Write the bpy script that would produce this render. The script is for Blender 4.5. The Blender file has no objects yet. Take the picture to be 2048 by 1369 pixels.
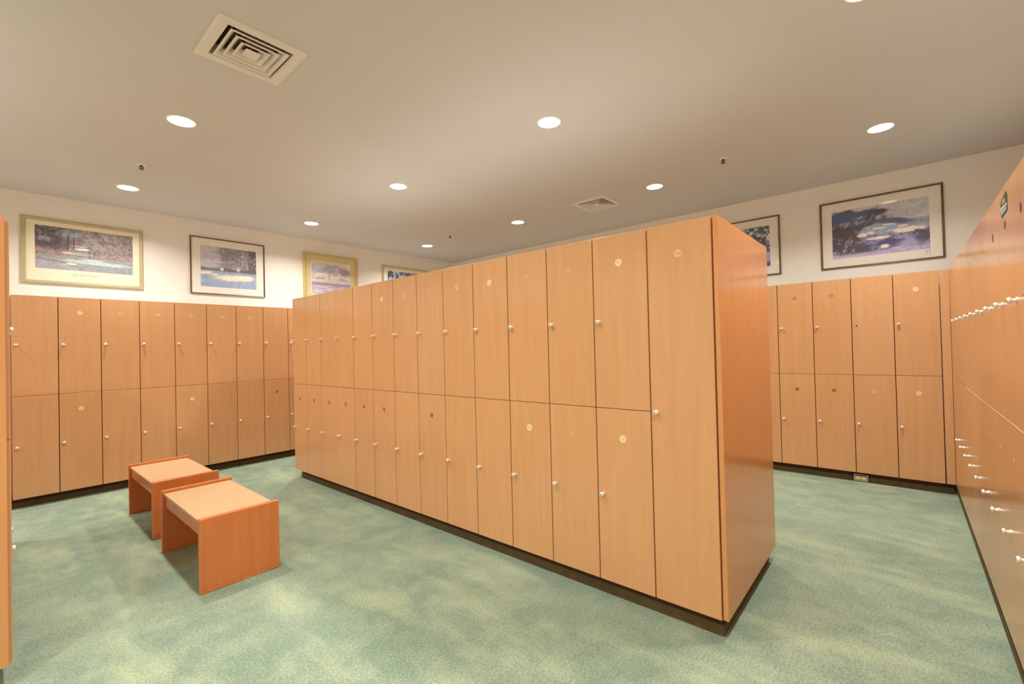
import bpy, bmesh, math, random
import numpy as np
from mathutils import Matrix, Vector

SC = bpy.context.scene
COL = SC.collection
PI = math.pi

# ------------------------------------------------------------------ camera
CAM_Z = 1.3216
cam_d = bpy.data.cameras.new('camera')
cam_d.sensor_width = 36.0
cam_d.lens = 15.885
cam_d.clip_start = 0.02
cam = bpy.data.objects.new('camera', cam_d)
COL.objects.link(cam)
Rv = Vector((0.65455199, -0.75564323, -0.02376958))
Uv = Vector((0.00660235, -0.02572592, 0.99964723))
Fv = Vector((0.75598816, 0.65447802, 0.01184993))
m3 = Matrix((Rv, Uv, -Fv)).transposed()
cam.matrix_world = Matrix.Translation((0, 0, CAM_Z)) @ m3.to_4x4()
SC.camera = cam

# ------------------------------------------------------------------ world, exposure
w = bpy.data.worlds.new('world')
SC.world = w
w.use_nodes = True
w.node_tree.nodes['Background'].inputs[0].default_value = (1, 0.96, 0.92, 1)
w.node_tree.nodes['Background'].inputs[1].default_value = 0.05
SC.view_settings.view_transform = 'Standard'
SC.view_settings.look = 'None'
SC.view_settings.gamma = 1
SC.view_settings.use_curve_mapping = False
SC.view_settings.exposure = 0.0
LAMP_W = 20.4
LAMP_C = (1.0, 0.955, 0.88)
SC.cycles.max_bounces = 10
SC.cycles.diffuse_bounces = 8
SC.cycles.glossy_bounces = 4

# room dimensions
ZC = 2.94                   # ceiling
KZ = 0.09                   # kick height
ZM = 0.992                  # middle seam
ZT = 1.889                  # locker top
XC, Y0, WC = 2.1074, 0.6343, 0.305
YL, XL0, WL = 5.8925, 0.1171, 0.2946
XR, YR0, WR = 5.2375, -0.2412, 0.2999
YW = -0.3025
WALL_BACK, WALL_RIGHT, WALL_FRONT, WALL_LEFT = 6.392, 5.737, -0.815, -3.2

# ------------------------------------------------------------------ materials
def srgb(r, g, b):
    f = lambda c: (c / 255 / 12.92) if c / 255 <= 0.04045 else ((c / 255 + 0.055) / 1.055) ** 2.4
    return (f(r), f(g), f(b), 1)

class NT:
    def __init__(s, name):
        s.m = bpy.data.materials.new(name)
        s.m.use_nodes = True
        s.t = s.m.node_tree
        s.b = s.t.nodes['Principled BSDF']
    def n(s, kind, **kw):
        x = s.t.nodes.new(kind)
        for k, v in kw.items():
            if isinstance(k, str) and hasattr(x, k):
                setattr(x, k, v)
        return x
    def l(s, a, b):
        s.t.links.new(a, b)
    def mix(s, f, a, b, blend='MIX'):
        x = s.n('ShaderNodeMix', data_type='RGBA', blend_type=blend)
        for i, v in ((0, f), (6, a), (7, b)):
            if hasattr(v, 'is_output') or isinstance(v, bpy.types.NodeSocket):
                s.l(v, x.inputs[i])
            else:
                x.inputs[i].default_value = v
        return x.outputs[2]
    def ramp(s, f, p0, c0, p1, c1):
        x = s.n('ShaderNodeValToRGB')
        s.l(f, x.inputs[0])
        e = x.color_ramp.elements
        e[0].position, e[0].color = p0, c0
        e[1].position, e[1].color = p1, c1
        return x.outputs[0]
    def noise(s, scale, detail=3, vec=None, rough=0.5):
        x = s.n('ShaderNodeTexNoise')
        x.inputs['Scale'].default_value = scale
        x.inputs['Detail'].default_value = detail
        x.inputs['Roughness'].default_value = rough
        if vec is not None:
            s.l(vec, x.inputs['Vector'])
        return x.outputs['Fac']
    def obj(s, scale=(1, 1, 1), shift_random=False):
        tc = s.n('ShaderNodeTexCoord')
        mp = s.n('ShaderNodeMapping')
        mp.inputs['Scale'].default_value = scale
        s.l(tc.outputs['Object'], mp.inputs['Vector'])
        if shift_random:
            oi = s.n('ShaderNodeObjectInfo')
            mu = s.n('ShaderNodeMath', operation='MULTIPLY')
            mu.inputs[1].default_value = 37.0
            s.l(oi.outputs['Random'], mu.inputs[0])
            cx = s.n('ShaderNodeCombineXYZ')
            s.l(mu.outputs[0], cx.inputs[0]); s.l(mu.outputs[0], cx.inputs[2])
            s.l(cx.outputs[0], mp.inputs['Location'])
        return mp.outputs[0]
    def bump(s, f, strength, dist=0.002):
        x = s.n('ShaderNodeBump')
        x.inputs['Strength'].default_value = strength
        x.inputs['Distance'].default_value = dist
        s.l(f, x.inputs['Height'])
        s.l(x.outputs[0], s.b.inputs['Normal'])

def simple(name, col, rough=0.5, metal=0.0, spec=0.5, var=0.0, scale=20):
    k = NT(name)
    k.b.inputs['Roughness'].default_value = rough
    k.b.inputs['Metallic'].default_value = metal
    k.b.inputs['Specular IOR Level'].default_value = spec
    f = k.noise(scale, 3, k.obj())
    a = tuple(min(1, c * (1 - var)) for c in col[:3]) + (1,)
    b = tuple(min(1, c * (1 + var)) for c in col[:3]) + (1,)
    k.l(k.ramp(f, 0.3, a, 0.7, b), k.b.inputs['Base Color'])
    return k.m

def wood(name, base, light, rough, spread=0.05, scuff=False):
    k = NT(name)
    v = k.obj((26, 26, 1.3), True)
    n1 = k.noise(1.0, 4, v, 0.6)
    v2 = k.obj((170, 170, 4.0), True)
    n2 = k.noise(1.0, 2, v2, 0.6)
    c = k.ramp(n1, 0.28, base, 0.72, light)
    oi = k.n('ShaderNodeObjectInfo')
    lo, hi = 1 - spread, 1 + spread
    c2 = k.ramp(oi.outputs['Random'], 0, (lo, lo, lo * 0.99, 1), 1, (1, 1, 1, 1))
    c = k.mix(1.0, c, c2, 'MULTIPLY')
    g = k.ramp(n2, 0.35, (0.975, 0.965, 0.955, 1), 0.65, (1, 1, 1, 1))
    c = k.mix(1.0, c, g, 'MULTIPLY')
    if scuff:       # pale scratches low on the side panels
        v3 = k.obj((7, 7, 60))
        n3 = k.noise(1.0, 5, v3, 0.7)
        th = k.ramp(n3, 0.56, (0, 0, 0, 1), 0.66, (0.6, 0.6, 0.6, 1))
        sp = k.n('ShaderNodeSeparateXYZ'); k.l(k.obj(), sp.inputs[0])
        zz = k.ramp(sp.outputs['Z'], 0.02, (1, 1, 1, 1), 0.085, (0, 0, 0, 1))
        mk = k.mix(1.0, th, zz, 'MULTIPLY')
        c = k.mix(mk, c, srgb(226, 170, 126))
    k.l(c, k.b.inputs['Base Color'])
    k.b.inputs['Roughness'].default_value = rough
    k.b.inputs['Specular IOR Level'].default_value = 0.5
    return k.m

M = {}
M['beech'] = wood('beech_laminate', srgb(207, 154, 108), srgb(215, 165, 118), 0.2, 0.04)
M['beech_panel'] = wood('beech_end_panel', srgb(206, 142, 90), srgb(213, 152, 98), 0.13, 0.0)
M['carcass'] = wood('locker_carcass', srgb(168, 80, 30), srgb(176, 88, 36), 0.5)
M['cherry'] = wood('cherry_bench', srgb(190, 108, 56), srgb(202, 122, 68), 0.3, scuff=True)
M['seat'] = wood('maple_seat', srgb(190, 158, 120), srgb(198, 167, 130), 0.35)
M['chrome'] = simple('satin_nickel', (0.86, 0.82, 0.76), 0.3, 0.35)
M['worn'] = simple('chipped_edge_highlight', srgb(236, 206, 172), 0.4, var=0.08, scale=30)  # pale tone carries the lamp highlight as well as the chipping
M['melamine'] = simple('pale_melamine_top', (0.52, 0.50, 0.47), 0.6, var=0.05)
M['slot'] = simple('dark_slot', (0.03, 0.025, 0.02), 0.6)
M['disc_bright'] = simple('pale_brass', srgb(236, 212, 158), 0.35, 0.0, var=0.03)
M['disc_dull'] = simple('dull_brass', srgb(218, 182, 126), 0.45, 0.0, var=0.06)
M['disc_faint'] = simple('worn_brass', srgb(208, 164, 110), 0.4, 0.0, var=0.05)
M['disc_brown'] = simple('bare_stain', srgb(170, 98, 44), 0.5, 0.0, var=0.06)
M['disc_grey'] = simple('tarnished_brass', srgb(176, 142, 98), 0.45, 0.0, var=0.06)
M['disc_violet'] = simple('dark_tarnish', srgb(92, 58, 60), 0.5, 0.0, var=0.06)
M['disc_number'] = simple('engraved_number', srgb(190, 160, 96), 0.5)
M['disc_number_dark'] = simple('engraved_number_dark', srgb(160, 128, 72), 0.5)
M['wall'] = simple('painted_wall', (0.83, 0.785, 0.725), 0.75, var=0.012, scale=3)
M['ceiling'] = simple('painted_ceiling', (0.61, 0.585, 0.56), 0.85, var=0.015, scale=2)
M['white_metal'] = simple('white_metal', (0.74, 0.69, 0.62), 0.45, var=0.02)
M['duct'] = simple('dark_duct', (0.30, 0.21, 0.11), 0.6, var=0.5, scale=45)
M['kick'] = simple('shade_toned_base', srgb(70, 34, 20), 0.75, var=0.2, scale=9)  # shadow under the lockers is put into this dark maroon
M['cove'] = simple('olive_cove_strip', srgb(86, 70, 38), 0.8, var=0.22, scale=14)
M['trim'] = simple('lamp_trim', (0.85, 0.82, 0.76), 0.4)
M['bronze'] = simple('dark_bronze', srgb(98, 80, 42), 0.4, 0.3, var=0.1)
M['champagne'] = simple('champagne_frame', srgb(186, 172, 136), 0.35, 0.1, var=0.06)
M['gold'] = simple('gold_frame', srgb(198, 180, 124), 0.38, 0.1, var=0.06)
M['gold_liner'] = simple('linen_liner', srgb(214, 194, 142), 0.7, 0.0, var=0.04)
M['mat'] = simple('mat_board', (0.86, 0.81, 0.73), 0.8, var=0.01)
M['mat_cream'] = simple('cream_mat_board', (0.88, 0.80, 0.60), 0.8, var=0.01)
M['ink'] = simple('faded_ink', srgb(176, 152, 104), 0.8)
M['pencil'] = simple('pencil', srgb(130, 105, 85), 0.8)
M['cream_plastic'] = simple('cream_plastic', srgb(244, 232, 190), 0.35, var=0.02)
M['galv'] = simple('galvanised_plate', srgb(190, 172, 145), 0.4, 0.4, var=0.1)
M['brassy'] = simple('old_brass', srgb(74, 56, 36), 0.35, 0.6, var=0.1)
M['green_sticker'] = simple('green_sticker', srgb(48, 74, 44), 0.4, var=0.2)
M['teal_sticker'] = simple('teal_sticker', srgb(134, 170, 168), 0.4, var=0.06)
M['white_sticker'] = simple('cream_sticker', srgb(216, 206, 178), 0.4)
M['black_sticker'] = simple('dark_sticker', srgb(40, 20, 30), 0.4)

def lens_mat():
    k = NT('lamp_lens')
    k.b.inputs['Base Color'].default_value = (1, 1, 1, 1)
    k.b.inputs['Emission Color'].default_value = (1.0, 0.94, 0.82, 1)
    k.b.inputs['Emission Strength'].default_value = 7.0
    return k.m
M['lens'] = lens_mat()

def carpet_mat():
    k = NT('green_carpet')
    v = k.obj()
    big = k.noise(0.9, 4, v, 0.6)
    mid = k.noise(4.0, 4, v, 0.65)
    vs = k.obj((2.2, 0.8, 1))
    sweep = k.noise(1.6, 3, vs, 0.6)
    fine = k.noise(330, 2, v, 0.7)
    grit = k.noise(95, 3, v, 0.75)
    a = k.ramp(big, 0.32, srgb(122, 142, 130), 0.70, srgb(141, 158, 144))
    b = k.ramp(mid, 0.42, (0, 0, 0, 1), 0.76, (0.8, 0.8, 0.8, 1))
    c = k.mix(b, a, srgb(161, 172, 154))
    s2 = k.ramp(sweep, 0.50, (0, 0, 0, 1), 0.72, (0.8, 0.8, 0.8, 1))
    c = k.mix(s2, c, srgb(174, 186, 160))
    f = k.ramp(fine, 0.30, (0.55, 0.60, 0.56, 1), 0.70, (1.42, 1.40, 1.34, 1))
    c = k.mix(0.7, c, f, 'MULTIPLY')
    g = k.ramp(grit, 0.36, (0.68, 0.73, 0.69, 1), 0.64, (1.28, 1.25, 1.20, 1))
    c = k.mix(0.8, c, g, 'MULTIPLY')
    k.l(c, k.b.inputs['Base Color'])
    k.b.inputs['Roughness'].default_value = 0.95
    k.b.inputs['Specular IOR Level'].default_value = 0.15
    k.bump(fine, 0.5, 0.004)
    return k.m
M['carpet'] = carpet_mat()

def glass_mat():
    m = bpy.data.materials.new('picture_glass')
    m.use_nodes = True
    t = m.node_tree
    t.nodes.clear()
    o = t.nodes.new('ShaderNodeOutputMaterial')
    mx = t.nodes.new('ShaderNodeMixShader')
    tr = t.nodes.new('ShaderNodeBsdfTransparent')
    gl = t.nodes.new('ShaderNodeBsdfGlossy')
    gl.inputs['Roughness'].default_value = 0.02
    lw = t.nodes.new('ShaderNodeLayerWeight')
    p5 = t.nodes.new('ShaderNodeMath'); p5.operation = 'POWER'; p5.inputs[1].default_value = 5
    ma = t.nodes.new('ShaderNodeMath'); ma.operation = 'MULTIPLY_ADD'; ma.inputs[1].default_value = 0.5; ma.inputs[2].default_value = 0.035
    ge = t.nodes.new('ShaderNodeNewGeometry')
    fb = t.nodes.new('ShaderNodeMath'); fb.operation = 'SUBTRACT'; fb.inputs[0].default_value = 1.0
    mu = t.nodes.new('ShaderNodeMath'); mu.operation = 'MULTIPLY'
    t.links.new(lw.outputs['Facing'], p5.inputs[0]); t.links.new(p5.outputs[0], ma.inputs[0])
    t.links.new(ge.outputs['Backfacing'], fb.inputs[1])
    t.links.new(ma.outputs[0], mu.inputs[0]); t.links.new(fb.outputs[0], mu.inputs[1])
    t.links.new(mu.outputs[0], mx.inputs[0])
    t.links.new(tr.outputs[0], mx.inputs[1])
    t.links.new(gl.outputs[0], mx.inputs[2])
    t.links.new(mx.outputs[0], o.inputs[0])
    return m
M['glass'] = glass_mat()

def art_mat():
    k = NT('printed_artwork')
    a = k.n('ShaderNodeVertexColor', layer_name='paint')
    k.l(a.outputs['Color'], k.b.inputs['Base Color'])
    k.b.inputs['Roughness'].default_value = 0.8
    return k.m
M['art'] = art_mat()

# ------------------------------------------------------------------ helpers
def mesh(name, bm, mats, smooth=False):
    me = bpy.data.meshes.new(name)
    bmesh.ops.recalc_face_normals(bm, faces=bm.faces)
    bm.to_mesh(me); bm.free()
    for m in (mats if isinstance(mats, (list, tuple)) else [mats]):
        me.materials.append(M[m] if isinstance(m, str) else m)
    if smooth:
        for p in me.polygons:
            p.use_smooth = True
    return me

def ob(name, me, parent=None, loc=(0, 0, 0), rot=(0, 0, 0)):
    o = bpy.data.objects.new(name, me)
    COL.objects.link(o)
    o.parent = parent
    o.location = loc
    o.rotation_euler = rot
    return o

def tag(o, label, cat, group=None, kind=None):
    o['label'] = label
    o['category'] = cat
    if group: o['group'] = group
    if kind: o['kind'] = kind
    return o

def thing(name, label, cat, loc=(0, 0, 0), rz=0, group=None):
    return tag(ob(name, None, None, loc, (0, 0, rz)), label, cat, group)

def box(bm, x0, x1, y0, y1, z0, z1, mi=0, bev=0.0):
    vs = [bm.verts.new(p) for p in ((x0, y0, z0), (x1, y0, z0), (x1, y1, z0), (x0, y1, z0),
                                    (x0, y0, z1), (x1, y0, z1), (x1, y1, z1), (x0, y1, z1))]
    fs = [bm.faces.new([vs[i] for i in q]) for q in
          ((0, 3, 2, 1), (4, 5, 6, 7), (0, 1, 5, 4), (1, 2, 6, 5), (2, 3, 7, 6), (3, 0, 4, 7))]
    for f in fs: f.material_index = mi
    if bev:
        es = list({e for f in fs for e in f.edges})
        r = bmesh.ops.bevel(bm, geom=es, offset=bev, segments=1, affect='EDGES')
        for f in r['faces']: f.material_index = mi

def boxmesh(name, mat, *a, bev=0.0):
    bm = bmesh.new(); box(bm, *a, bev=bev)
    return mesh(name, bm, mat)

def lathe(bm, prof, n=20, axis='Z', org=(0, 0, 0), mi=0, cap=True):
    """prof: list of (radius, height) revolved about the axis"""
    def P(r, h, a):
        c, s = r * math.cos(a), r * math.sin(a)
        if axis == 'Z': p = (c, s, h)
        else: p = (c, -h, s)          # axis -Y: height grows towards -Y
        return tuple(p[i] + org[i] for i in range(3))
    rings = [[bm.verts.new(P(r, h, 2 * PI * k / n)) for k in range(n)] for r, h in prof]
    for a, b in zip(rings, rings[1:]):
        for k in range(n):
            f = bm.faces.new((a[k], a[(k + 1) % n], b[(k + 1) % n], b[k])); f.material_index = mi
    if cap:
        for r in (rings[0], rings[-1]):
            f = bm.faces.new(r); f.material_index = mi

# ------------------------------------------------------------------ structure
def struct(name, me, label, cat):
    return tag(ob(name, me), label, cat, kind='structure')

struct('floor', boxmesh('floor', 'carpet', WALL_LEFT, WALL_RIGHT, WALL_FRONT, WALL_BACK, -0.1, 0),
       'worn mottled green cut-pile carpet covering the whole floor', 'floor')
T = 0.12
struct('wall_back', boxmesh('wall_back', 'wall', WALL_LEFT - T, WALL_RIGHT + T, WALL_BACK, WALL_BACK + T, -0.1, ZC + 0.3),
       'cream painted wall with four pictures above the left lockers', 'wall')
struct('wall_right', boxmesh('wall_right', 'wall', WALL_RIGHT, WALL_RIGHT + T, WALL_FRONT, WALL_BACK, -0.1, ZC + 0.3),
       'cream painted wall with two pictures above the far right lockers', 'wall')
struct('wall_front', boxmesh('wall_front', 'wall', WALL_LEFT - T, WALL_RIGHT + T, WALL_FRONT - T, WALL_FRONT, -0.1, ZC + 0.3),
       'cream painted wall behind the glossy lockers at the right edge', 'wall')
struct('wall_left', boxmesh('wall_left', 'wall', WALL_LEFT - T, WALL_LEFT, WALL_FRONT, WALL_BACK, -0.1, ZC + 0.3),
       'cream painted wall beyond the left island of lockers', 'wall')

VENTS = [((0.93, 2.61), 'large square white ceiling diffuser nearest the camera, top left'),
         ((4.55, 2.61), 'small distant square ceiling diffuser above the freestanding lockers')]
VH = 0.160
bm = bmesh.new()
xs = sorted([WALL_LEFT, WALL_RIGHT] + [v[0][0] + s * VH for v in VENTS for s in (-1, 1)])
ys = sorted([WALL_FRONT, 2.61 - VH, 2.61 + VH, WALL_BACK])
for i in range(len(xs) - 1):
    for j in range(len(ys) - 1):
        cx, cy = (xs[i] + xs[i + 1]) / 2, (ys[j] + ys[j + 1]) / 2
        if any(abs(cx - v[0][0]) < VH and abs(cy - v[0][1]) < VH for v in VENTS):
            continue
        box(bm, xs[i], xs[i + 1], ys[j], ys[j + 1], ZC, ZC + 0.25)
bmesh.ops.remove_doubles(bm, verts=bm.verts, dist=1e-5)
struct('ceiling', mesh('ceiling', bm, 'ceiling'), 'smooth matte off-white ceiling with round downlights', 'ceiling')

# ------------------------------------------------------------------ lockers
DT = 0.018
def door_mesh(W, z0, z1, gap):
    bm = bmesh.new()
    box(bm, gap, W - gap, 0, DT, z0, z1, bev=0.0012)
    return mesh('door', bm, 'beech')

def carcass_mesh(W, D):
    bm = bmesh.new()
    t = 0.016; y0 = DT + 0.003
    box(bm, 0.0015, 0.0015 + t, y0, D, KZ, ZT - 0.002)
    box(bm, W - 0.0015 - t, W - 0.0015, y0, D, KZ, ZT - 0.002)
    box(bm, 0.0015 + t, W - 0.0015 - t, y0, D, KZ, KZ + t)
    box(bm, 0.0015 + t, W - 0.0015 - t, y0, D, ZT - 0.002 - t, ZT - 0.004)
    box(bm, 0.0015, W - 0.0015, y0, D, ZT - 0.0025, ZT + 0.0005, mi=1)
    box(bm, 0.0015 + t, W - 0.0015 - t, y0, D, ZM - t / 2, ZM + t / 2)
    box(bm, 0.0015 + t, W - 0.0015 - t, D - t, D, KZ + t, ZT - 0.002 - t)
    return mesh('carcass', bm, ['carcass', 'melamine'])

def knob_mesh():
    bm = bmesh.new()
    lathe(bm, [(0.0105, -0.0005), (0.0105, 0.003), (0.0065, 0.004), (0.006, 0.012), (0.0105, 0.0145), (0.0118, 0.018),
               (0.0112, 0.0225), (0.0075, 0.0255), (0.003, 0.0262)], 18, axis='Y')
    box(bm, -0.0013, 0.0013, -0.0268, -0.0258, -0.0052, 0.0052, mi=1)
    return mesh('knob', bm, ['chrome', 'slot'], smooth=False)

def disc_mesh(kind):
    bm = bmesh.new()
    r = 0.0195
    if kind in ('bright', 'dull', 'grey', 'tall'):
        lathe(bm, [(r, -0.0003), (r, 0.0012), (r * 0.86, 0.0020), (r * 0.80, 0.0014), (0.002, 0.0014)], 28, axis='Y')
        if kind == 'tall':
            for k in range(7):
                x = -0.0105 + k * 0.0033
                box(bm, x, x + 0.0022, -0.0019, -0.0013, -0.0018, 0.0016, mi=1)
        else:
            for x in (-0.0055, 0.0012):
                box(bm, x, x + 0.0042, -0.0019, -0.0013, 0.0032, 0.0048, mi=1)
                box(bm, x + 0.003, x + 0.0042, -0.0019, -0.0013, -0.0048, 0.0032, mi=1)
                box(bm, x, x + 0.003, -0.0019, -0.0013, -0.0012, 0.0002, mi=1)
        base = {'bright': 'disc_bright', 'dull': 'disc_dull', 'grey': 'disc_grey', 'tall': 'disc_dull'}[kind]
        return mesh('number_disc', bm, [base, 'disc_number' if kind == 'bright' else 'disc_number_dark'])
    if kind == 'faint':
        lathe(bm, [(r * 0.8, -0.0003), (r * 0.8, 0.0008), (0.009, 0.0008), (0.008, 0.0003)], 24, axis='Y')
        return mesh('number_disc', bm, 'disc_faint')
    lathe(bm, [(r * 0.9, -0.0003), (r * 0.9, 0.0005), (0.002, 0.0005)], 24, axis='Y')
    return mesh('number_disc', bm, 'disc_brown' if kind == 'brown' else 'disc_violet')

def hole_mesh():
    bm = bmesh.new()
    lathe(bm, [(0.0075, -0.0003), (0.0075, 0.0006), (0.001, 0.0006)], 16, axis='Y')
    return mesh('lock_hole', bm, 'slot')

CACHE = {}
def cached(key, fn):
    if key not in CACHE: CACHE[key] = fn()
    return CACHE[key]
KNOB = knob_mesh(); HOLE = hole_mesh()
DISC = {k: disc_mesh(k) for k in ('bright', 'dull', 'grey', 'tall', 'faint', 'brown', 'violet')}
DISC_TXT = {'bright': 'pale shiny round number disc', 'dull': 'dull brass round number disc',
            'grey': 'tarnished greyish number disc', 'tall': 'dull brass disc with a line of lettering',
            'faint': 'faint worn number disc', 'brown': 'bare brown round mark', 'violet': 'dark round tag'}

def locker(W, loc, rz, label, up='dull', low='dull', D=0.478, tall=False, gl=0.003, gr=0.003,
           knob_up=True, group=None, detail=True, knob_low=True, inset=0.0):
    """one cabinet unit: x runs along its front from the viewer's left, front faces local -Y"""
    t = thing('locker', label, 'locker', loc, rz, group)
    ob('carcass', cached(('c', W, D), lambda: carcass_mesh(W, D)), t)
    def door(z0, z1, kz, dz, disc, knob, txt):
        def mk():
            bm = bmesh.new()
            box(bm, gl, W - gr, 0, DT, z0, z1, bev=0.0012)
            return mesh('door', bm, 'beech')
        d = ob('door', cached(('d', W, z0, z1, gl, gr), mk), t)
        if not detail: return
        if knob: ob('knob', KNOB, d, (0.0315, inset, kz))
        else: ob('lock_hole', HOLE, d, (0.036, 0, kz))
        if disc:
            q = ob('number_disc', DISC[disc], d, (W / 2, 0, dz))
            if disc in ('bright', 'brown', 'tall', 'violet'): q['label'] = DISC_TXT[disc]
    if tall:
        door(KZ, ZT, 0.992, 1.742, 'tall', True, '')
    else:
        door(KZ, ZM - 0.0015, 0.541, 0.840, low, knob_low, '')
        door(ZM + 0.0015, ZT, 1.4445, 1.742, up, knob_up, '')
    return t

ORD = ['first', 'second', 'third', 'fourth', 'fifth', 'sixth', 'seventh', 'eighth', 'ninth', 'tenth', 'eleventh',
       'twelfth', 'thirteenth', 'fourteenth', 'fifteenth', 'sixteenth', 'seventeenth', 'eighteenth', 'nineteenth', 'twentieth']
SHORT = {'bright': 'pale disc', 'dull': 'dull disc', 'grey': 'greyish disc', 'faint': 'worn disc',
         'brown': 'brown mark', None: 'no disc', 'violet': 'dark tag'}

# --- freestanding row (centre); column 0 is the far one
CU = [None, 'faint', 'faint', 'faint', None, 'bright', 'dull', 'faint', 'dull', 'bright', 'faint', 'faint', 'bright']
CL = ['brown'] * 6 + ['faint', 'brown', 'faint', None, 'bright', 'faint', 'bright']
G_C = 'lockers in the freestanding centre row'
for i in range(14):
    yf = Y0 + WC * (14 - i)
    if i == 13:
        lab = 'full-height single-door beech locker at near end of freestanding row'
    else:
        lab = '%s two-door beech locker from near end of centre row, %s above, %s below' % (ORD[13 - i], SHORT[CU[i]], SHORT[CL[i]])
    locker(WC, (XC, yf, 0), -PI / 2, lab, CU[i] if i < 13 else None, CL[i] if i < 13 else None, tall=(i == 13),
           gl=(0.0006 if i == 3 else 0.003), gr=(0.0006 if i == 2 else 0.003), D=0.484, group=G_C)
# back side of the freestanding row, facing the other aisle
for i in range(14):
    locker(WC, (XC + 0.972, Y0 + WC * i, 0), PI / 2, 'beech locker on the hidden far side of the centre row',
           'dull', 'dull', D=0.484, group='lockers on the hidden side of the centre row')

def single(name, me, label, cat, loc=(0, 0, 0), group=None):
    return tag(ob(name, me, None, loc), label, cat, group)

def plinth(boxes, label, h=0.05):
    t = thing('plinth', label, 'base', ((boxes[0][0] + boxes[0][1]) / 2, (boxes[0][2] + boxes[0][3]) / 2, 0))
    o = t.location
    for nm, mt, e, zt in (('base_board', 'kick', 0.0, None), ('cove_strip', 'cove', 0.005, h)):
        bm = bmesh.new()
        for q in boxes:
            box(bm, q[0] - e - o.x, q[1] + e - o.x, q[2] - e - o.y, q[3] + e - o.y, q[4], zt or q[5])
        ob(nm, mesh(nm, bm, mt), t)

single('end_panel', boxmesh('end_panel', 'beech_panel', XC + 0.008, XC + 0.968, Y0 - 0.024, Y0 - 0.002, KZ + 0.001, ZT + 0.002, bev=0.0012),
       'glossy beech end panel closing the near end of the centre lockers', 'panel')
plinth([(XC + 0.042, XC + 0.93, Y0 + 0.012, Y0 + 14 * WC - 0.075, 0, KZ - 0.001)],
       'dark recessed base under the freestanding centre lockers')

# --- row along the back wall (left in the photo)
LU = ['faint', 'bright', 'dull', 'dull', 'dull', 'dull', 'dull', None]
LL = ['faint', 'bright', None, None, 'bright', None, 'faint', 'brown']
G_L = 'lockers along the back wall'
for i in range(17):
    x = XL0 + WL * i
    if i < 8:
        lab = '%s two-door locker from the left along the back wall, %s above, %s below' % (ORD[i], SHORT[LU[i]], SHORT[LL[i]])
        locker(WL, (x, YL, 0), 0, lab, LU[i], LL[i], group=G_L)
    elif i == 8:
        locker(WL, (x, YL, 0), 0, 'back wall locker whose left edge shows beside the centre row', None, None, group=G_L)
    else:
        locker(WL, (x, YL, 0), 0, 'back wall locker hidden behind the centre row', None, None,
               group='back wall lockers hidden behind the centre row')
single('filler_panel', boxmesh('filler_panel', 'beech', XL0 - 0.30, XL0 - 0.006, YL + 0.012, YL + 0.03, KZ, ZT, bev=0.001),
       'narrow beech filler panel left of the back wall lockers', 'panel')
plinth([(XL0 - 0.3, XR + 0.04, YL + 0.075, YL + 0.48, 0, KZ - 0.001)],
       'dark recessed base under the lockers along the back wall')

# --- row along the right wall (far right in the photo); column 0 nearest the corner
RU = ['bright', 'faint', 'grey', 'grey', 'grey']
RL = ['bright', 'dull', 'brown', 'brown', 'brown']
G_R = 'lockers along the far right wall'
for i in range(19):
    y = YR0 + WR * (i + 1)
    if i < 5:
        lab = '%s far right wall locker from corner, %s above, %s below' % (ORD[i], SHORT[RU[i]], SHORT[RL[i]])
        if i == 1: lab += ', knob gone'
        if i == 4: lab = 'fifth far right wall locker, partly hidden behind the end panel'
        locker(WR, (XR, y, 0), -PI / 2, lab, RU[i], RL[i], group=G_R, knob_up=(i != 1))
    else:
        locker(WR, (XR, y, 0), -PI / 2, 'far right wall locker hidden behind the centre row', 'grey', 'brown',
               group='far right wall lockers hidden behind the centre row')
single('filler_panel', boxmesh('filler_panel', 'beech', XR + 0.004, XR + 0.022, YW + 0.002, YR0 - 0.004, KZ, ZT, bev=0.001),
       'very narrow beech strip in the inner corner of the right-hand lockers', 'panel')
plinth([(XR + 0.047, XR + 0.465, 0.397, YL, 0, KZ - 0.001), (XR + 0.047, XR + 0.465, YW + 0.02, 0.262, 0, KZ - 0.001),
        (XR + 0.105, XR + 0.465, 0.262, 0.397, 0, KZ - 0.001)], 'dark recessed base with a socket under the far right lockers')

# --- glossy row right beside the camera (right edge of the photo), faces +Y
WB = 0.305
G_N = 'lockers at the right edge beside the viewer'
XS = 4.81
NU = {7: 'violet', 8: 'violet', 9: 'violet'}
for i in range(15):
    x = XS - WB * i
    up = 'violet' if 6 <= i <= 9 else 'faint'
    if i <= 9:
        lab = '%s glossy right-edge row locker from the inner corner' % ORD[i]
        if i == 7: lab += ', green and teal sticker'
    else:
        lab = 'glossy right-edge row locker beyond the frame edge'
    u = locker(WB, (x, YW, 0), PI, lab, up, 'faint', group=G_N if i <= 9 else 'right-edge row lockers beyond the frame',
               gl=0.002, gr=0.002)
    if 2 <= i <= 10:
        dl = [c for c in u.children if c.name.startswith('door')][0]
        e = ob('worn_edge_highlight', cached('we', lambda: boxmesh('worn_edge_highlight', 'worn', 0.003, WB - 0.003, -0.0006, 0.004, ZM - 0.0062, ZM - 0.0013)), dl)  # strip paints in the lamp catching the bevelled, chipped edge
        e['label'] = 'pale chipped top edge of the lower door'  # the pale tone includes the painted lamp highlight
single('filler_panel', boxmesh('filler_panel', 'beech', XS + 0.004, XR + 0.02, YW - 0.018, YW, KZ, ZT, bev=0.001),
       'blank beech panel between the right-edge lockers and the inner corner', 'panel')
plinth([(XS - 15 * WB, XR + 0.04, YW - 0.48, YW - 0.012, 0, KZ - 0.001)],
       'dark base under the glossy lockers at the right edge')
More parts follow.
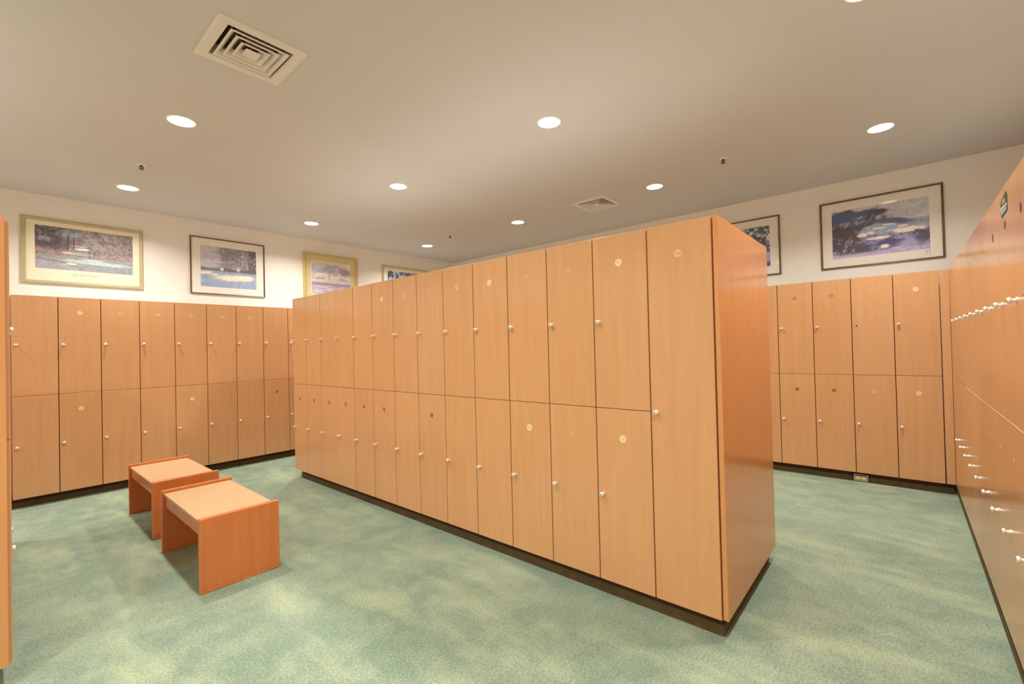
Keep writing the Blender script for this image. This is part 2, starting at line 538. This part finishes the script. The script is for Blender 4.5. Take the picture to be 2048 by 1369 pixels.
# sticker
st = thing('sticker', 'green and teal pointed sticker near the top of a right-edge locker', 'sticker', (0, YW + 0.0006, 0))
def poly(name, pts, mat, parent, dy=0.0, t=0.0006):
    bm = bmesh.new()
    a = [bm.verts.new((p[0], dy, p[1])) for p in pts]
    b = [bm.verts.new((p[0], dy - t, p[1])) for p in pts]
    bm.faces.new(a); bm.faces.new(b)
    for k in range(len(pts)):
        bm.faces.new((a[k], a[(k + 1) % len(pts)], b[(k + 1) % len(pts)], b[k]))
    return ob(name, mesh(name, bm, mat), parent)
poly('border', [(2.452, 1.845), (2.480, 1.862), (2.585, 1.842), (2.622, 1.816), (2.575, 1.778), (2.455, 1.783)], 'black_sticker', st, 0.0)
poly('top_field', [(2.458, 1.842), (2.482, 1.856), (2.580, 1.839), (2.604, 1.822), (2.462, 1.816)], 'green_sticker', st, 0.0005)
poly('stripe', [(2.462, 1.815), (2.606, 1.821), (2.614, 1.815), (2.462, 1.809)], 'white_sticker', st, 0.0006)
poly('bottom_field', [(2.468, 1.808), (2.612, 1.814), (2.578, 1.788), (2.474, 1.791)], 'teal_sticker', st, 0.0005)
poly('emblem', [(2.50, 1.826), (2.50, 1.842), (2.545, 1.840), (2.555, 1.824)], 'teal_sticker', st, 0.0008)

# --- island at the left edge (doors face +X, its end panel faces the viewer)
XI, YI = 0.053, 2.770
G_I = 'lockers in the left edge island'
for i in range(7):
    if i == 0:
        lab = 'nearest locker of the left edge island, only door edge and knobs visible'
        locker(WC, (XI, YI + WC * i, 0), PI / 2, lab, 'dull', 'dull', D=0.484, group=G_I, inset=0.014)
    else:
        locker(WC, (XI, YI + WC * i, 0), PI / 2, 'left edge island locker hidden behind its end panel', 'dull', 'dull', D=0.484,
               group='hidden lockers of the left edge island', inset=0.014)
for i in range(7):
    locker(WC, (XI - 0.972, YI + WC * (i + 1), 0), -PI / 2, 'left edge island locker facing the aisle out of view', 'dull', 'dull',
           D=0.484, group='left edge island lockers facing away')
single('end_panel', boxmesh('end_panel', 'beech_panel', XI - 0.965, XI - 0.012, YI - 0.024, YI - 0.003, KZ - 0.002, ZT + 0.010, bev=0.0015),
       'beech end panel filling the left edge of the photo', 'panel')
plinth([(XI - 0.92, XI - 0.045, YI + 0.012, YI + 7 * WC - 0.07, 0, KZ - 0.003)],
       'dark base under the left edge island of lockers')

# ------------------------------------------------------------------ socket in the plinth
so = thing('power_outlet', 'cream double power socket in a metal bracket under the far right lockers', 'socket', (XR + 0.034, 0.329, 0.0))
bm = bmesh.new()
box(bm, -0.006, 0.045, -0.055, 0.055, 0.062, 0.068)
box(bm, 0.012, 0.045, -0.056, -0.050, 0.006, 0.062)
box(bm, 0.012, 0.045, 0.050, 0.056, 0.006, 0.062)
box(bm, 0.030, 0.045, -0.050, 0.050, 0.004, 0.062)
ob('mounting_box', mesh('mounting_box', bm, 'galv'), so)
bm = bmesh.new()
box(bm, -0.003, 0.0, -0.050, 0.050, 0.005, 0.018)
for s in (-1, 1):
    box(bm, -0.003, 0.0, s * 0.050 - (0.009 if s > 0 else 0), s * 0.050 + (0 if s > 0 else 0.009), 0.018, 0.060)
box(bm, 0.0, 0.03, -0.04, 0.04, 0.012, 0.05)
ob('face_plate', mesh('face_plate', bm, 'galv'), so)
for s in (-1, 1):
    bm = bmesh.new()
    n = 20
    prof = []
    ring0 = []; ring1 = []
    for k in range(n):
        a = 2 * PI * k / n
        yy = s * 0.021 + 0.0175 * math.cos(a)
        zz = 0.034 + max(-0.0135, min(0.0135, 0.0175 * math.sin(a)))
        ring0.append(bm.verts.new((0.004, yy, zz))); ring1.append(bm.verts.new((-0.006, yy, zz)))
    for k in range(n):
        bm.faces.new((ring0[k], ring0[(k + 1) % n], ring1[(k + 1) % n], ring1[k]))
    bm.faces.new(ring0); bm.faces.new(ring1)
    box(bm, -0.0066, -0.0058, s * 0.021 - 0.007, s * 0.021 - 0.005, 0.034, 0.042, mi=1)
    box(bm, -0.0066, -0.0058, s * 0.021 + 0.005, s * 0.021 + 0.007, 0.034, 0.042, mi=1)
    box(bm, -0.0066, -0.0058, s * 0.021 - 0.002, s * 0.021 + 0.002, 0.024, 0.029, mi=1)
    ob('socket', mesh('socket', bm, ['cream_plastic', 'slot']), so)

# ------------------------------------------------------------------ benches
def bench(loc, label, L=0.865, Wd=0.418, H=0.412):
    t = thing('bench', label, 'bench', loc, 0, 'low wooden benches in the left aisle')
    pt = 0.032
    for y in (0, L - pt):
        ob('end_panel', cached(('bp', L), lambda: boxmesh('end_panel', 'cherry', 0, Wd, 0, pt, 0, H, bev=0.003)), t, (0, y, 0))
    e = 0.0005
    bm = bmesh.new(); box(bm, 0.010, Wd - 0.010, pt + e, L - pt - e, H - 0.036, H - 0.018, bev=0.002)
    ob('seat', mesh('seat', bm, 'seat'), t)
    for nm, x in (('apron', 0.016), ('apron', Wd - 0.016 - 0.02)):
        bm = bmesh.new(); box(bm, x, x + 0.02, pt + e, L - pt - e, H - 0.105, H - 0.0365, bev=0.0015)
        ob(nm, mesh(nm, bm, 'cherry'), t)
    return t
bench((0.745, 2.945, 0), 'nearer low wooden bench with pale seat and reddish side panels')
bench((0.752, 4.085, 0), 'farther low wooden bench behind the nearer one, by the back lockers')

# ------------------------------------------------------------------ ceiling fittings
def lamp_meshes():
    bm = bmesh.new()
    n = 40
    prof = [(0.0775, 0.001), (0.0775, -0.004), (0.083, -0.006), (0.088, -0.003), (0.0885, 0.001)]
    rings = [[bm.verts.new((r * math.cos(2 * PI * k / n), r * math.sin(2 * PI * k / n), h)) for k in range(n)] for r, h in prof]
    for a, b in zip(rings, rings[1:] + rings[:1]):
        for k in range(n):
            bm.faces.new((a[k], a[(k + 1) % n], b[(k + 1) % n], b[k]))
    tr = mesh('trim_ring', bm, 'trim', True)
    bm = bmesh.new()
    lathe(bm, [(0.0775, 0.0005), (0.0775, -0.0025), (0.05, -0.0045), (0.002, -0.005)], 40)
    return tr, mesh('lens', bm, 'lens')
TRIM, LENS = lamp_meshes()
la = bpy.data.lights.new('downlight_glow', 'AREA')
la.shape = 'DISK'; la.size = 0.15; la.energy = LAMP_W; la.color = LAMP_C; la.spread = math.radians(142)
LX = [(-2.70, 'beyond the left island'), (-0.90, 'above the left island'), (0.875, 'left'), (2.65, 'middle'), (4.48, 'right')]
LYS = [(0.09, 'nearest'), (1.89, 'second'), (3.73, 'third'), (5.58, 'farthest')]
G_D = 'round recessed ceiling downlights'
for x, cn in LX:
    for y, rn in LYS:
        off = x < 0 or (x < 1 and y < 2)
        if off:
            lab = 'round white downlight outside the left or top edge of the frame'
            g = 'downlights outside the frame'
        else:
            place = {'left': 'above the benches', 'middle': 'over the centre lockers',
                     'right': 'behind the centre lockers'}[cn]
            lab = 'round downlight %s, %s lamp of its line from viewer' % (place, rn if not (cn == 'left') else {'third': 'nearer', 'farthest': 'farther'}[rn])
            g = G_D
        t = thing('downlight', lab, 'ceiling light', (x, y, ZC), 0, g)
        ob('trim_ring', TRIM, t)
        ob('lens', LENS, t)
        l = ob('downlight_glow', la, t, (0, 0, -0.0065))

def vent(c, label):
    t = thing('ceiling_vent', label, 'vent', (c[0], c[1], ZC), 0, 'square ceiling air diffusers')
    bm = bmesh.new()
    o, i_ = 0.212, 0.156
    rings = []
    for r, z in ((o, 0.001), (o, -0.006), (o - 0.012, -0.010), (i_ + 0.006, -0.010), (i_, -0.004), (i_, 0.06)):
        rings.append([bm.verts.new((sx * r, sy * r, z)) for sx, sy in ((-1, -1), (1, -1), (1, 1), (-1, 1))])
    for a, b in zip(rings, rings[1:]):
        for k in range(4):
            bm.faces.new((a[k], a[(k + 1) % 4], b[(k + 1) % 4], b[k]))
    ob('frame', mesh('frame', bm, 'white_metal'), t)
    for rb in (0.142, 0.107, 0.072):
        bm = bmesh.new()
        rings = []
        for r, z in ((rb, -0.010), (rb - 0.001, -0.012), (rb - 0.011, -0.012), (rb - 0.036, 0.020), (rb - 0.036, 0.022), (rb - 0.011, -0.0095)):
            rings.append([bm.verts.new((sx * r, sy * r, z)) for sx, sy in ((-1, -1), (1, -1), (1, 1), (-1, 1))])
        rings.append(rings[0])
        for a, b in zip(rings, rings[1:]):
            for k in range(4):
                bm.faces.new((a[k], a[(k + 1) % 4], b[(k + 1) % 4], b[k]))
        ob('louvre', mesh('louvre', bm, 'white_metal'), t)
    bm = bmesh.new(); box(bm, -0.037, 0.037, -0.037, 0.037, -0.013, -0.009, bev=0.001)
    ob('centre_plate', mesh('centre_plate', bm, 'white_metal'), t)
    bm = bmesh.new()
    r = 0.158
    vs = [bm.verts.new((sx * r, sy * r, z)) for z in (0.062, 0.22) for sx, sy in ((-1, -1), (1, -1), (1, 1), (-1, 1))]
    for k in range(4):
        bm.faces.new((vs[k], vs[(k + 1) % 4], vs[4 + (k + 1) % 4], vs[4 + k]))
    bm.faces.new(vs[4:])
    for k in range(-4, 5):
        box(bm, k * 0.033 - 0.0015, k * 0.033 + 0.0015, -0.15, 0.15, 0.075, 0.10)
    ob('duct_box', mesh('duct_box', bm, 'duct'), t)
for c, lab in VENTS: vent(c, lab)

def sprinkler(x, y, label, ang):
    t = thing('sprinkler', label, 'sprinkler', (x, y, ZC), ang, 'brass ceiling sprinkler heads')
    bm = bmesh.new(); lathe(bm, [(0.034, 0.0), (0.034, -0.002), (0.026, -0.006), (0.012, -0.007)], 24)
    ob('escutcheon', mesh('escutcheon', bm, 'trim'), t)
    bm = bmesh.new()
    lathe(bm, [(0.010, -0.003), (0.010, -0.014), (0.006, -0.015)], 14)
    for s in (-1, 1):
        box(bm, s * 0.013 - 0.002, s * 0.013 + 0.002, -0.003, 0.003, -0.036, -0.012)
    box(bm, -0.015, 0.015, -0.003, 0.003, -0.015, -0.012)
    box(bm, -0.015, 0.015, -0.003, 0.003, -0.038, -0.035)
    box(bm, -0.002, 0.002, -0.002, 0.002, -0.036, -0.014)
    ob('body', mesh('body', bm, 'brassy'), t)
    bm = bmesh.new(); lathe(bm, [(0.018, -0.038), (0.018, -0.040), (0.004, -0.041)], 20)
    ob('deflector', mesh('deflector', bm, 'brassy'), t)
sprinkler(0.847, 4.828, 'small brass sprinkler head above the left aisle', 0.4)
sprinkler(4.239, 1.16, 'small brass sprinkler head above the right aisle', 1.1)
sprinkler(4.287, 4.828, 'farthest small sprinkler head, above the centre row', 0.2)

# ------------------------------------------------------------------ pictures
def vnoise(rs, nx, ny, w_, h_):
    g = rs.rand(ny + 2, nx + 2)
    yy = np.linspace(0, ny, h_)[:, None]; xx = np.linspace(0, nx, w_)[None, :]
    y0 = np.minimum(yy.astype(int), ny); x0 = np.minimum(xx.astype(int), nx)
    fy = yy - y0; fx = xx - x0
    fy = fy * fy * (3 - 2 * fy); fx = fx * fx * (3 - 2 * fx)
    return (g[y0, x0] * (1 - fx) + g[y0, x0 + 1] * fx) * (1 - fy) + (g[y0 + 1, x0] * (1 - fx) + g[y0 + 1, x0 + 1] * fx) * fy

class Canvas:
    def __init__(s, w_, h_, seed):
        s.w, s.h = w_, h_
        s.rs = np.random.RandomState(seed)
        s.u = np.linspace(0, 1, w_)[None, :].repeat(h_, 0)
        s.v = np.linspace(0, 1, h_)[:, None].repeat(w_, 1)
        s.a = np.zeros((h_, w_, 3))
    def n(s, nx, ny): return vnoise(s.rs, nx, ny, s.w, s.h)
    def fb(s, nx, ny, o=3):
        t = 0; k = 1.0; tot = 0
        for i in range(o):
            t = t + k * s.n(nx * 2 ** i, ny * 2 ** i); tot += k; k *= 0.6
        return t / tot
    def put(s, mask, c):
        mask = np.clip(mask, 0, 1)[..., None]
        s.a = s.a * (1 - mask) + np.array(c, float) * mask
    def soft(s, d, e=0.02): return 1 / (1 + np.exp(-np.clip(d / e, -40, 40)))
    def ell(s, cu, cv, ru, rv, c, ang=0.0, e=0.12, wob=0.25):
        du, dv = s.u - cu, s.v - cv
        ca, sa = math.cos(ang), math.sin(ang)
        x, y = (du * ca + dv * sa) / ru, (-du * sa + dv * ca) / rv
        r = np.sqrt(x * x + y * y) + wob * (s.fb(10, 7, 2) - 0.5)
        s.put(s.soft(1 - r, e), c)
    def stroke(s, pts, wd, c):
        for (a, b), (p, q) in zip(pts, pts[1:]):
            du, dv = p - a, q - b
            L = du * du + dv * dv + 1e-9
            t = np.clip(((s.u - a) * du + (s.v - b) * dv) / L, 0, 1)
            d = np.hypot(s.u - a - t * du, (s.v - b - t * dv) * s.h / s.w)
            s.put(s.soft(wd - d, 0.0018), c)

def art_dusk():
    c = Canvas(220, 118, 3); f = c.fb(12, 8, 4); g = c.fb(40, 26, 3)
    c.a[:] = (136, 126, 128)
    c.put((c.v < 0.62) * 1.0, (132, 120, 122))
    c.ell(0.62, 0.2, 0.3, 0.3, (150, 142, 146), 0, 0.4, 0.4)
    c.put(c.soft(f - 0.54, 0.04) * (c.v < 0.6) * 0.7, (98, 86, 92))
    c.put(c.soft(0.30 - c.u + 0.15 * (f - 0.5), 0.03) * (c.v < 0.62) * c.soft(g - 0.38, 0.05), (66, 58, 66))
    c.ell(0.33, 0.14, 0.10, 0.12, (132, 142, 152)); c.ell(0.09, 0.30, 0.06, 0.06, (140, 138, 150))
    c.put(c.soft(g - 0.55, 0.03) * (c.v < 0.6) * (c.u > 0.25) * 0.6, (150, 138, 138))
    c.put(c.soft(g - 0.58, 0.03) * (c.v < 0.6) * 0.6, (76, 66, 70))
    c.put(c.soft(c.v - 0.52 - 0.05 * (f - 0.5), 0.01) * c.soft(0.66 - c.v, 0.01), (150, 132, 132))
    c.put(c.soft(g - 0.52, 0.04) * (c.v > 0.45) * (c.v < 0.66) * 0.7, (112, 92, 92))
    for u, t, b, w_ in ((0.315, 0.2, 0.50, 0.010), (0.375, 0.22, 0.49, 0.006), (0.20, 0.25, 0.55, 0.006), (0.53, 0.5, 0.68, 0.006), (0.58, 0.5, 0.68, 0.005)):
        c.stroke([(u, t), (u - 0.005, b)], w_, (72, 60, 62))
    c.put(c.soft(c.v - 0.67, 0.008), (132, 138, 140))
    c.put(c.soft(c.v - 0.67, 0.008) * c.soft(g - 0.5, 0.05) * 0.5, (150, 154, 154))
    c.ell(0.62, 0.78, 0.36, 0.045, (172, 186, 190), 0.05, 0.1, 0.15)
    c.ell(0.44, 0.60, 0.12, 0.035, (140, 160, 162), 0.0)
    c.ell(0.46, 0.475, 0.075, 0.022, (236, 228, 206)); c.ell(0.31, 0.585, 0.07, 0.014, (226, 208, 184))
    c.ell(0.57, 0.715, 0.10, 0.012, (232, 222, 202), 0.04); c.ell(0.34, 0.845, 0.06, 0.022, (238, 230, 196), 0.04)
    c.put(c.soft(c.v - 0.76 - 0.42 * c.u, 0.01) * (c.u < 0.5), (150, 146, 160))
    c.stroke([(0.0, 0.76), (0.2, 0.80), (0.38, 0.89), (0.46, 0.97)], 0.005, (104, 102, 106))
    return c
def art_winter():
    c = Canvas(170, 118, 8); f = c.fb(9, 7, 4); g = c.fb(34, 24, 3)
    c.a[:] = (164, 160, 172); c.put(c.soft(f - 0.52, 0.05), (182, 178, 184)); c.put(c.soft(0.42 - c.u, 0.04) * (c.v < 0.5) * 0.7, (186, 184, 194))
    t = c.soft(c.u - 0.34 + 0.3 * (f - 0.5), 0.03) * (c.v < 0.60)
    c.put(t, (142, 134, 146)); c.put(t * c.soft(g - 0.48, 0.03), (100, 92, 98)); c.put(t * c.soft(g - 0.62, 0.02), (178, 172, 180))
    c.put((c.u > 0.85) * c.soft(g - 0.4, 0.04) * (c.v < 0.6) * 1.0, (84, 74, 78))
    for k in range(16):
        u = c.rs.uniform(0.4, 0.98); v = c.rs.uniform(0.2, 0.5)
        c.stroke([(u, v), (u + c.rs.uniform(-.03, .03), v + 0.10)], 0.0025, (190, 184, 196))
    c.put(c.soft(0.60 - c.v, 0.01) * c.soft(c.v - 0.53 - 0.04 * (f - .5), 0.008) * 0.9, (88, 80, 88))
    c.ell(0.365, 0.545, 0.03, 0.035, (220, 212, 206), 0, 0.1, 0.05); c.ell(0.66, 0.52, 0.03, 0.05, (206, 192, 190), 0, 0.2, 0.5)
    c.put(c.soft(c.v - 0.60, 0.008), (140, 160, 180)); c.put(c.soft(c.v - 0.74, 0.03), (150, 160, 182))
    c.put(c.soft(c.v - 0.6, .01) * c.soft(f - 0.5, 0.05) * 0.6, (126, 150, 176))
    c.ell(0.58, 0.745, 0.34, 0.075, (232, 212, 196), -0.02); c.ell(0.72, 0.66, 0.07, 0.035, (150, 168, 184)); c.ell(0.80, 0.70, 0.16, 0.035, (238, 220, 206))
    c.ell(0.09, 0.655, 0.12, 0.035, (228, 208, 192), -0.1); c.ell(0.24, 0.69, 0.07, 0.02, (228, 208, 192), -0.1)
    c.put(c.soft(c.v - 0.88, 0.02) * 0.6, (132, 152, 184))
    return c
def art_clouds():
    c = Canvas(130, 104, 12); f = c.fb(4, 8, 4); g = c.fb(9, 26, 3)
    c.a[:] = (216, 196, 184); c.put(c.soft(f - 0.52, 0.04) * (c.v < 0.55), (158, 158, 170)); c.put(c.soft(f - 0.44, 0.02) * (c.v < 0.3) * 0.3, (190, 180, 180))
    c.ell(0.42, 0.22, 0.18, 0.10, (150, 154, 168), 0.2, 0.2, 0.8); c.ell(0.85, 0.25, 0.14, 0.10, (142, 142, 164), 0.3, 0.2, 0.8)
    c.put(c.soft(c.v - 0.56, 0.02), (196, 182, 190))
    c.put(c.soft(c.v - 0.64 - 0.03 * (f - .5), 0.01) * c.soft(0.72 - c.v, 0.01), (140, 122, 146))
    c.put(c.soft(c.v - 0.72, 0.01) * c.soft(g - 0.5, 0.04), (160, 146, 166)); c.put(c.soft(c.v - 0.9, 0.02) * c.soft(g - 0.5, .05), (150, 164, 190))
    return c
def art_grove():
    c = Canvas(150, 84, 21); f = c.fb(22, 12, 3)
    c.a[:] = (176, 190, 208); c.put(c.soft(0.75 - c.u + .3 * (f - .5), .04) * c.soft(f - 0.42, 0.03) * (c.v < .6), (62, 66, 80))
    c.put(c.soft(c.v - 0.6, 0.02), (140, 158, 170)); c.ell(0.5, 0.78, 0.25, 0.07, (232, 222, 206))
    return c
def art_cypress():
    c = Canvas(230, 154, 33); f = c.fb(9, 8, 4); g = c.fb(34, 24, 3)
    c.a[:] = (176, 178, 188); c.put(c.soft(c.fb(3, 8, 3) - 0.5, 0.06) * 0.7, (190, 186, 190))
    c.put(c.soft(c.v - 0.46, 0.01), (150, 160, 184)); c.put(c.soft(c.v - 0.40 + 0.03 * f, .008) * (c.u > 0.68) * c.soft(0.50 - c.v, 0.01), (140, 138, 166))
    c.put(c.soft(c.v - 0.55, 0.02), (116, 132, 164)); c.put(c.soft(g - 0.52, 0.03) * (c.v > 0.55), (78, 82, 116)); c.put(c.soft(f - 0.55, 0.03) * (c.v > 0.6), (150, 136, 176))
    # tree masses
    c.ell(0.22, 0.24, 0.34, 0.19, (70, 66, 84), 0.04, 0.06, 0.9); c.ell(0.10, 0.14, 0.16, 0.10, (62, 84, 124), 0, 0.08, 0.9)
    c.ell(0.30, 0.16, 0.10, 0.06, (66, 90, 134), 0, 0.08, 0.9); c.ell(0.52, 0.15, 0.10, 0.05, (74, 70, 88), -0.1, 0.08, 0.9)
    c.ell(0.14, 0.30, 0.20, 0.07, (88, 98, 140), 0, 0.2, 1.0)
    c.ell(0.63, 0.36, 0.20, 0.05, (86, 92, 122), 0.25, 0.1, 0.8); c.ell(0.10, 0.62, 0.24, 0.26, (68, 62, 72), 0.3, 0.06, 0.8)
    c.ell(0.25, 0.86, 0.20, 0.12, (72, 68, 84), 0.2, 0.06, 0.9); c.ell(0.95, 0.76, 0.09, 0.10, (74, 72, 90), 0.3, 0.06, 0.9)
    c.ell(0.64, 0.80, 0.16, 0.10, (74, 74, 116), 0.1, 0.06, 0.8); c.ell(0.80, 0.86, 0.13, 0.09, (158, 146, 190), -0.1, 0.15, 0.8)
    # fairway and bunkers
    c.ell(0.52, 0.50, 0.17, 0.10, (140, 160, 186), -0.05, 0.08, 0.2)
    for e in ((0.33, 0.57, 0.055, 0.040), (0.42, 0.545, 0.04, 0.03), (0.50, 0.665, 0.13, 0.030), (0.52, 0.475, 0.09, 0.016), (0.80, 0.575, 0.17, 0.055),
              (0.74, 0.49, 0.05, 0.022), (0.60, 0.425, 0.06, 0.012), (0.56, 0.845, 0.05, 0.04)):
        c.ell(*e, (226, 208, 204), 0, 0.08, 0.3)
    c.ell(0.90, 0.63, 0.05, 0.03, (80, 78, 96), 0.5, .06, .9)
    c.put(c.soft(c.v - 0.93 + 0.03 * c.u, 0.01), (174, 162, 196))
    rs = c.rs
    for k in range(30):
        u, v = (rs.uniform(0.03, 0.40), rs.uniform(0.18, 0.34)) if k < 14 else (rs.uniform(0.02, 0.33), rs.uniform(0.5, 0.92))
        pts = [(u, v)]
        for j in range(4):
            pts.append((pts[-1][0] + rs.uniform(-0.03, 0.035), pts[-1][1] + rs.uniform(-0.05, 0.05)))
        c.stroke(pts, 0.0022, (176, 176, 192))
    c.stroke([(0.36, 0.36), (0.42, 0.28), (0.45, 0.18)], 0.004, (160, 160, 176))
    return c
def art_lake():
    c = Canvas(150, 96, 41); f = c.fb(26, 18, 3)
    c.a[:] = (146, 158, 178); c.put(c.soft(f - 0.46, 0.03), (70, 72, 88)); c.put(c.soft(0.36 - f, 0.02), (196, 200, 208))
    c.put(c.soft(c.v - 0.58, 0.01), (96, 72, 76)); c.put(c.soft(c.v - 0.64, 0.01), (142, 158, 198)); c.put(c.soft(c.v - 0.88, 0.01), (80, 72, 88))
    return c

def picture(loc, rz, W, H, fw, depth, frame_mat, mat_mat, img, art, label, liner=None, seed=0):
    """local: x along the wall from viewer's left, z up from bottom; wall plane at y=0, front towards -Y"""
    t = thing('framed_picture', label, 'picture', loc, rz, None)
    bm = bmesh.new()
    # mitred frame with bevelled profile
    prof = [(0, -0.001), (0, -depth * 0.8), (fw * 0.25, -depth), (fw * 0.8, -depth * 0.9), (fw, -depth * 0.7), (fw, -0.001)]
    rings = []
    for o, y in prof:
        rings.append([bm.verts.new(p) for p in ((o, y, o), (W - o, y, o), (W - o, y, H - o), (o, y, H - o))])
    for a, b in zip(rings, rings[1:] + rings[:1]):
        for k in range(4):
            bm.faces.new((a[k], a[(k + 1) % 4], b[(k + 1) % 4], b[k]))
    ob('frame', mesh('frame', bm, frame_mat), t)
    yb = -0.005
    ins = fw
    if liner:
        bm = bmesh.new()
        rings = []
        for o, y in ((fw + 0.0005, -0.004), (fw + 0.0005, -depth * 0.6), (fw + liner, -depth * 0.45), (fw + liner, -0.004)):
            rings.append([bm.verts.new(p) for p in ((o, y, o), (W - o, y, o), (W - o, y, H - o), (o, y, H - o))])
        for a, b in zip(rings, rings[1:] + rings[:1]):
            for k in range(4):
                bm.faces.new((a[k], a[(k + 1) % 4], b[(k + 1) % 4], b[k]))
        ob('liner', mesh('liner', bm, 'gold_liner'), t)
        ins = fw + liner
    x0, x1, z0, z1 = img
    a_ = ins + 0.0005
    bm = bmesh.new()      # mat board with a window
    for q in ((a_, x0, a_, H - a_), (x1, W - a_, a_, H - a_), (x0, x1, a_, z0), (x0, x1, z1, H - a_)):
        box(bm, q[0], q[1], yb - 0.002, yb, q[2], q[3])
    ob('mat_board', mesh('mat_board', bm, mat_mat), t)
    c = art()
    c.a = c.a * (1 + 0.20 * (c.fb(70, 44, 2) - 0.5)[..., None] + 0.14 * (c.fb(28, 20, 2) - 0.5)[..., None])
    h_, w_ = c.h, c.w
    px = np.linspace(x0 - 0.001, x1 + 0.001, w_); pz = np.linspace(z1 + 0.001, z0 - 0.001, h_)
    co = np.empty((h_, w_, 3)); co[..., 0] = px[None, :]; co[..., 1] = yb + 0.0002; co[..., 2] = pz[:, None]
    idx = np.arange(h_ * w_).reshape(h_, w_)
    q = np.stack([idx[1:, :-1], idx[1:, 1:], idx[:-1, 1:], idx[:-1, :-1]], -1).reshape(-1, 4)
    me = bpy.data.meshes.new('artwork')
    me.from_pydata(co.reshape(-1, 3).tolist(), [], q.tolist())
    at = me.color_attributes.new('paint', 'FLOAT_COLOR', 'POINT')
    s = np.clip(c.a, 0, 255) / 255.0
    lin = np.where(s <= 0.04045, s / 12.92, ((s + 0.055) / 1.055) ** 2.4)
    rgba = np.concatenate([np.clip(lin.reshape(-1, 3) * 1.28 + 0.03, 0, 1), np.ones((h_ * w_, 1))], 1).astype(np.float32)
    at.data.foreach_set('color', rgba.ravel())
    me.materials.append(M['art'])
    ob('artwork', me, t)
    ob('glass_pane', boxmesh('glass_pane', 'glass', a_, W - a_, yb - 0.0045, yb - 0.0035, a_, H - a_), t)
    return t

def local(W0, Z0, x0, x1, z0, z1): return (x0 - W0, x1 - W0, z0 - Z0, z1 - Z0)
yb = WALL_BACK
p1 = picture((0.197, yb, 2.060), 0, 0.925, 0.655, 0.032, 0.022, 'champagne', 'mat_cream', local(0.197, 2.060, 0.292, 1.034, 2.212, 2.638), art_dusk,
        'large champagne-framed dusky woodland golf print with name lettering below, leftmost')
picture((1.562, yb, 2.058), 0, 0.828, 0.692, 0.012, 0.022, 'bronze', 'mat', local(1.562, 2.058, 1.668, 2.288, 2.152, 2.650), art_winter,
        'thin dark-framed pale blue landscape with a cream bunker, second from left')
picture((2.900, yb, 2.050), 0, 0.842, 0.700, 0.045, 0.030, 'gold', 'mat', local(2.900, 2.050, 3.022, 3.622, 2.165, 2.628), art_clouds,
        'wide gold-framed print of grey clouds over a purple horizon', liner=0.062)
picture((4.188, yb, 2.055), 0, 1.06, 0.660, 0.026, 0.022, 'gold', 'mat', local(4.188, 2.055, 4.292, 5.140, 2.18, 2.638), art_grove,
        'framed picture mostly hidden behind the top of the centre lockers')
xr = WALL_RIGHT
def localr(YLft, Z0, ya, yb_, z0, z1): return (YLft - ya, YLft - yb_, z0 - Z0, z1 - Z0)
p5 = picture((xr, 0.630, 2.053), -PI / 2, 0.942, 0.690, 0.015, 0.022, 'bronze', 'mat', localr(0.630, 2.053, 0.530, -0.213, 2.150, 2.643), art_cypress,
        'large dark-framed print of windswept blue trees and pale bunkers')
picture((xr, 1.830, 2.062), -PI / 2, 0.828, 0.660, 0.013, 0.022, 'bronze', 'mat', localr(1.830, 2.062, 1.733, 1.103, 2.166, 2.626), art_lake,
        'dark-framed lakeside print half hidden by the tall locker end')

# lettering on the mats
def text(body, size, parent, loc, mat, name, shear=0.2):
    cu = bpy.data.curves.new('t', 'FONT'); cu.body = body; cu.size = size; cu.extrude = 0.0002; cu.shear = shear
    tmp = bpy.data.objects.new('t', cu); COL.objects.link(tmp)
    dg = bpy.context.evaluated_depsgraph_get()
    me = bpy.data.meshes.new_from_object(tmp.evaluated_get(dg))
    bpy.data.objects.remove(tmp)
    me.materials.clear(); me.materials.append(M[mat])
    return ob(name, me, parent, loc, (PI / 2, 0, 0))
text('Jim Harrington', 0.034, p1, (0.358, -0.0072, 0.098), 'ink', 'lettering')
bm = bmesh.new()
y = -0.0078
sx, sz = 0.805, 0.028
box(bm, sx, sx + 0.040, y, y + 0.0006, sz + 0.052, sz + 0.055)
for k, hgt in ((0.004, 0.046), (0.018, 0.030), (0.033, 0.046)):
    box(bm, sx + k, sx + k + 0.002, y, y + 0.0006, sz + 0.052 - hgt, sz + 0.052)
ob('signature', mesh('signature', bm, 'pencil'), p5)
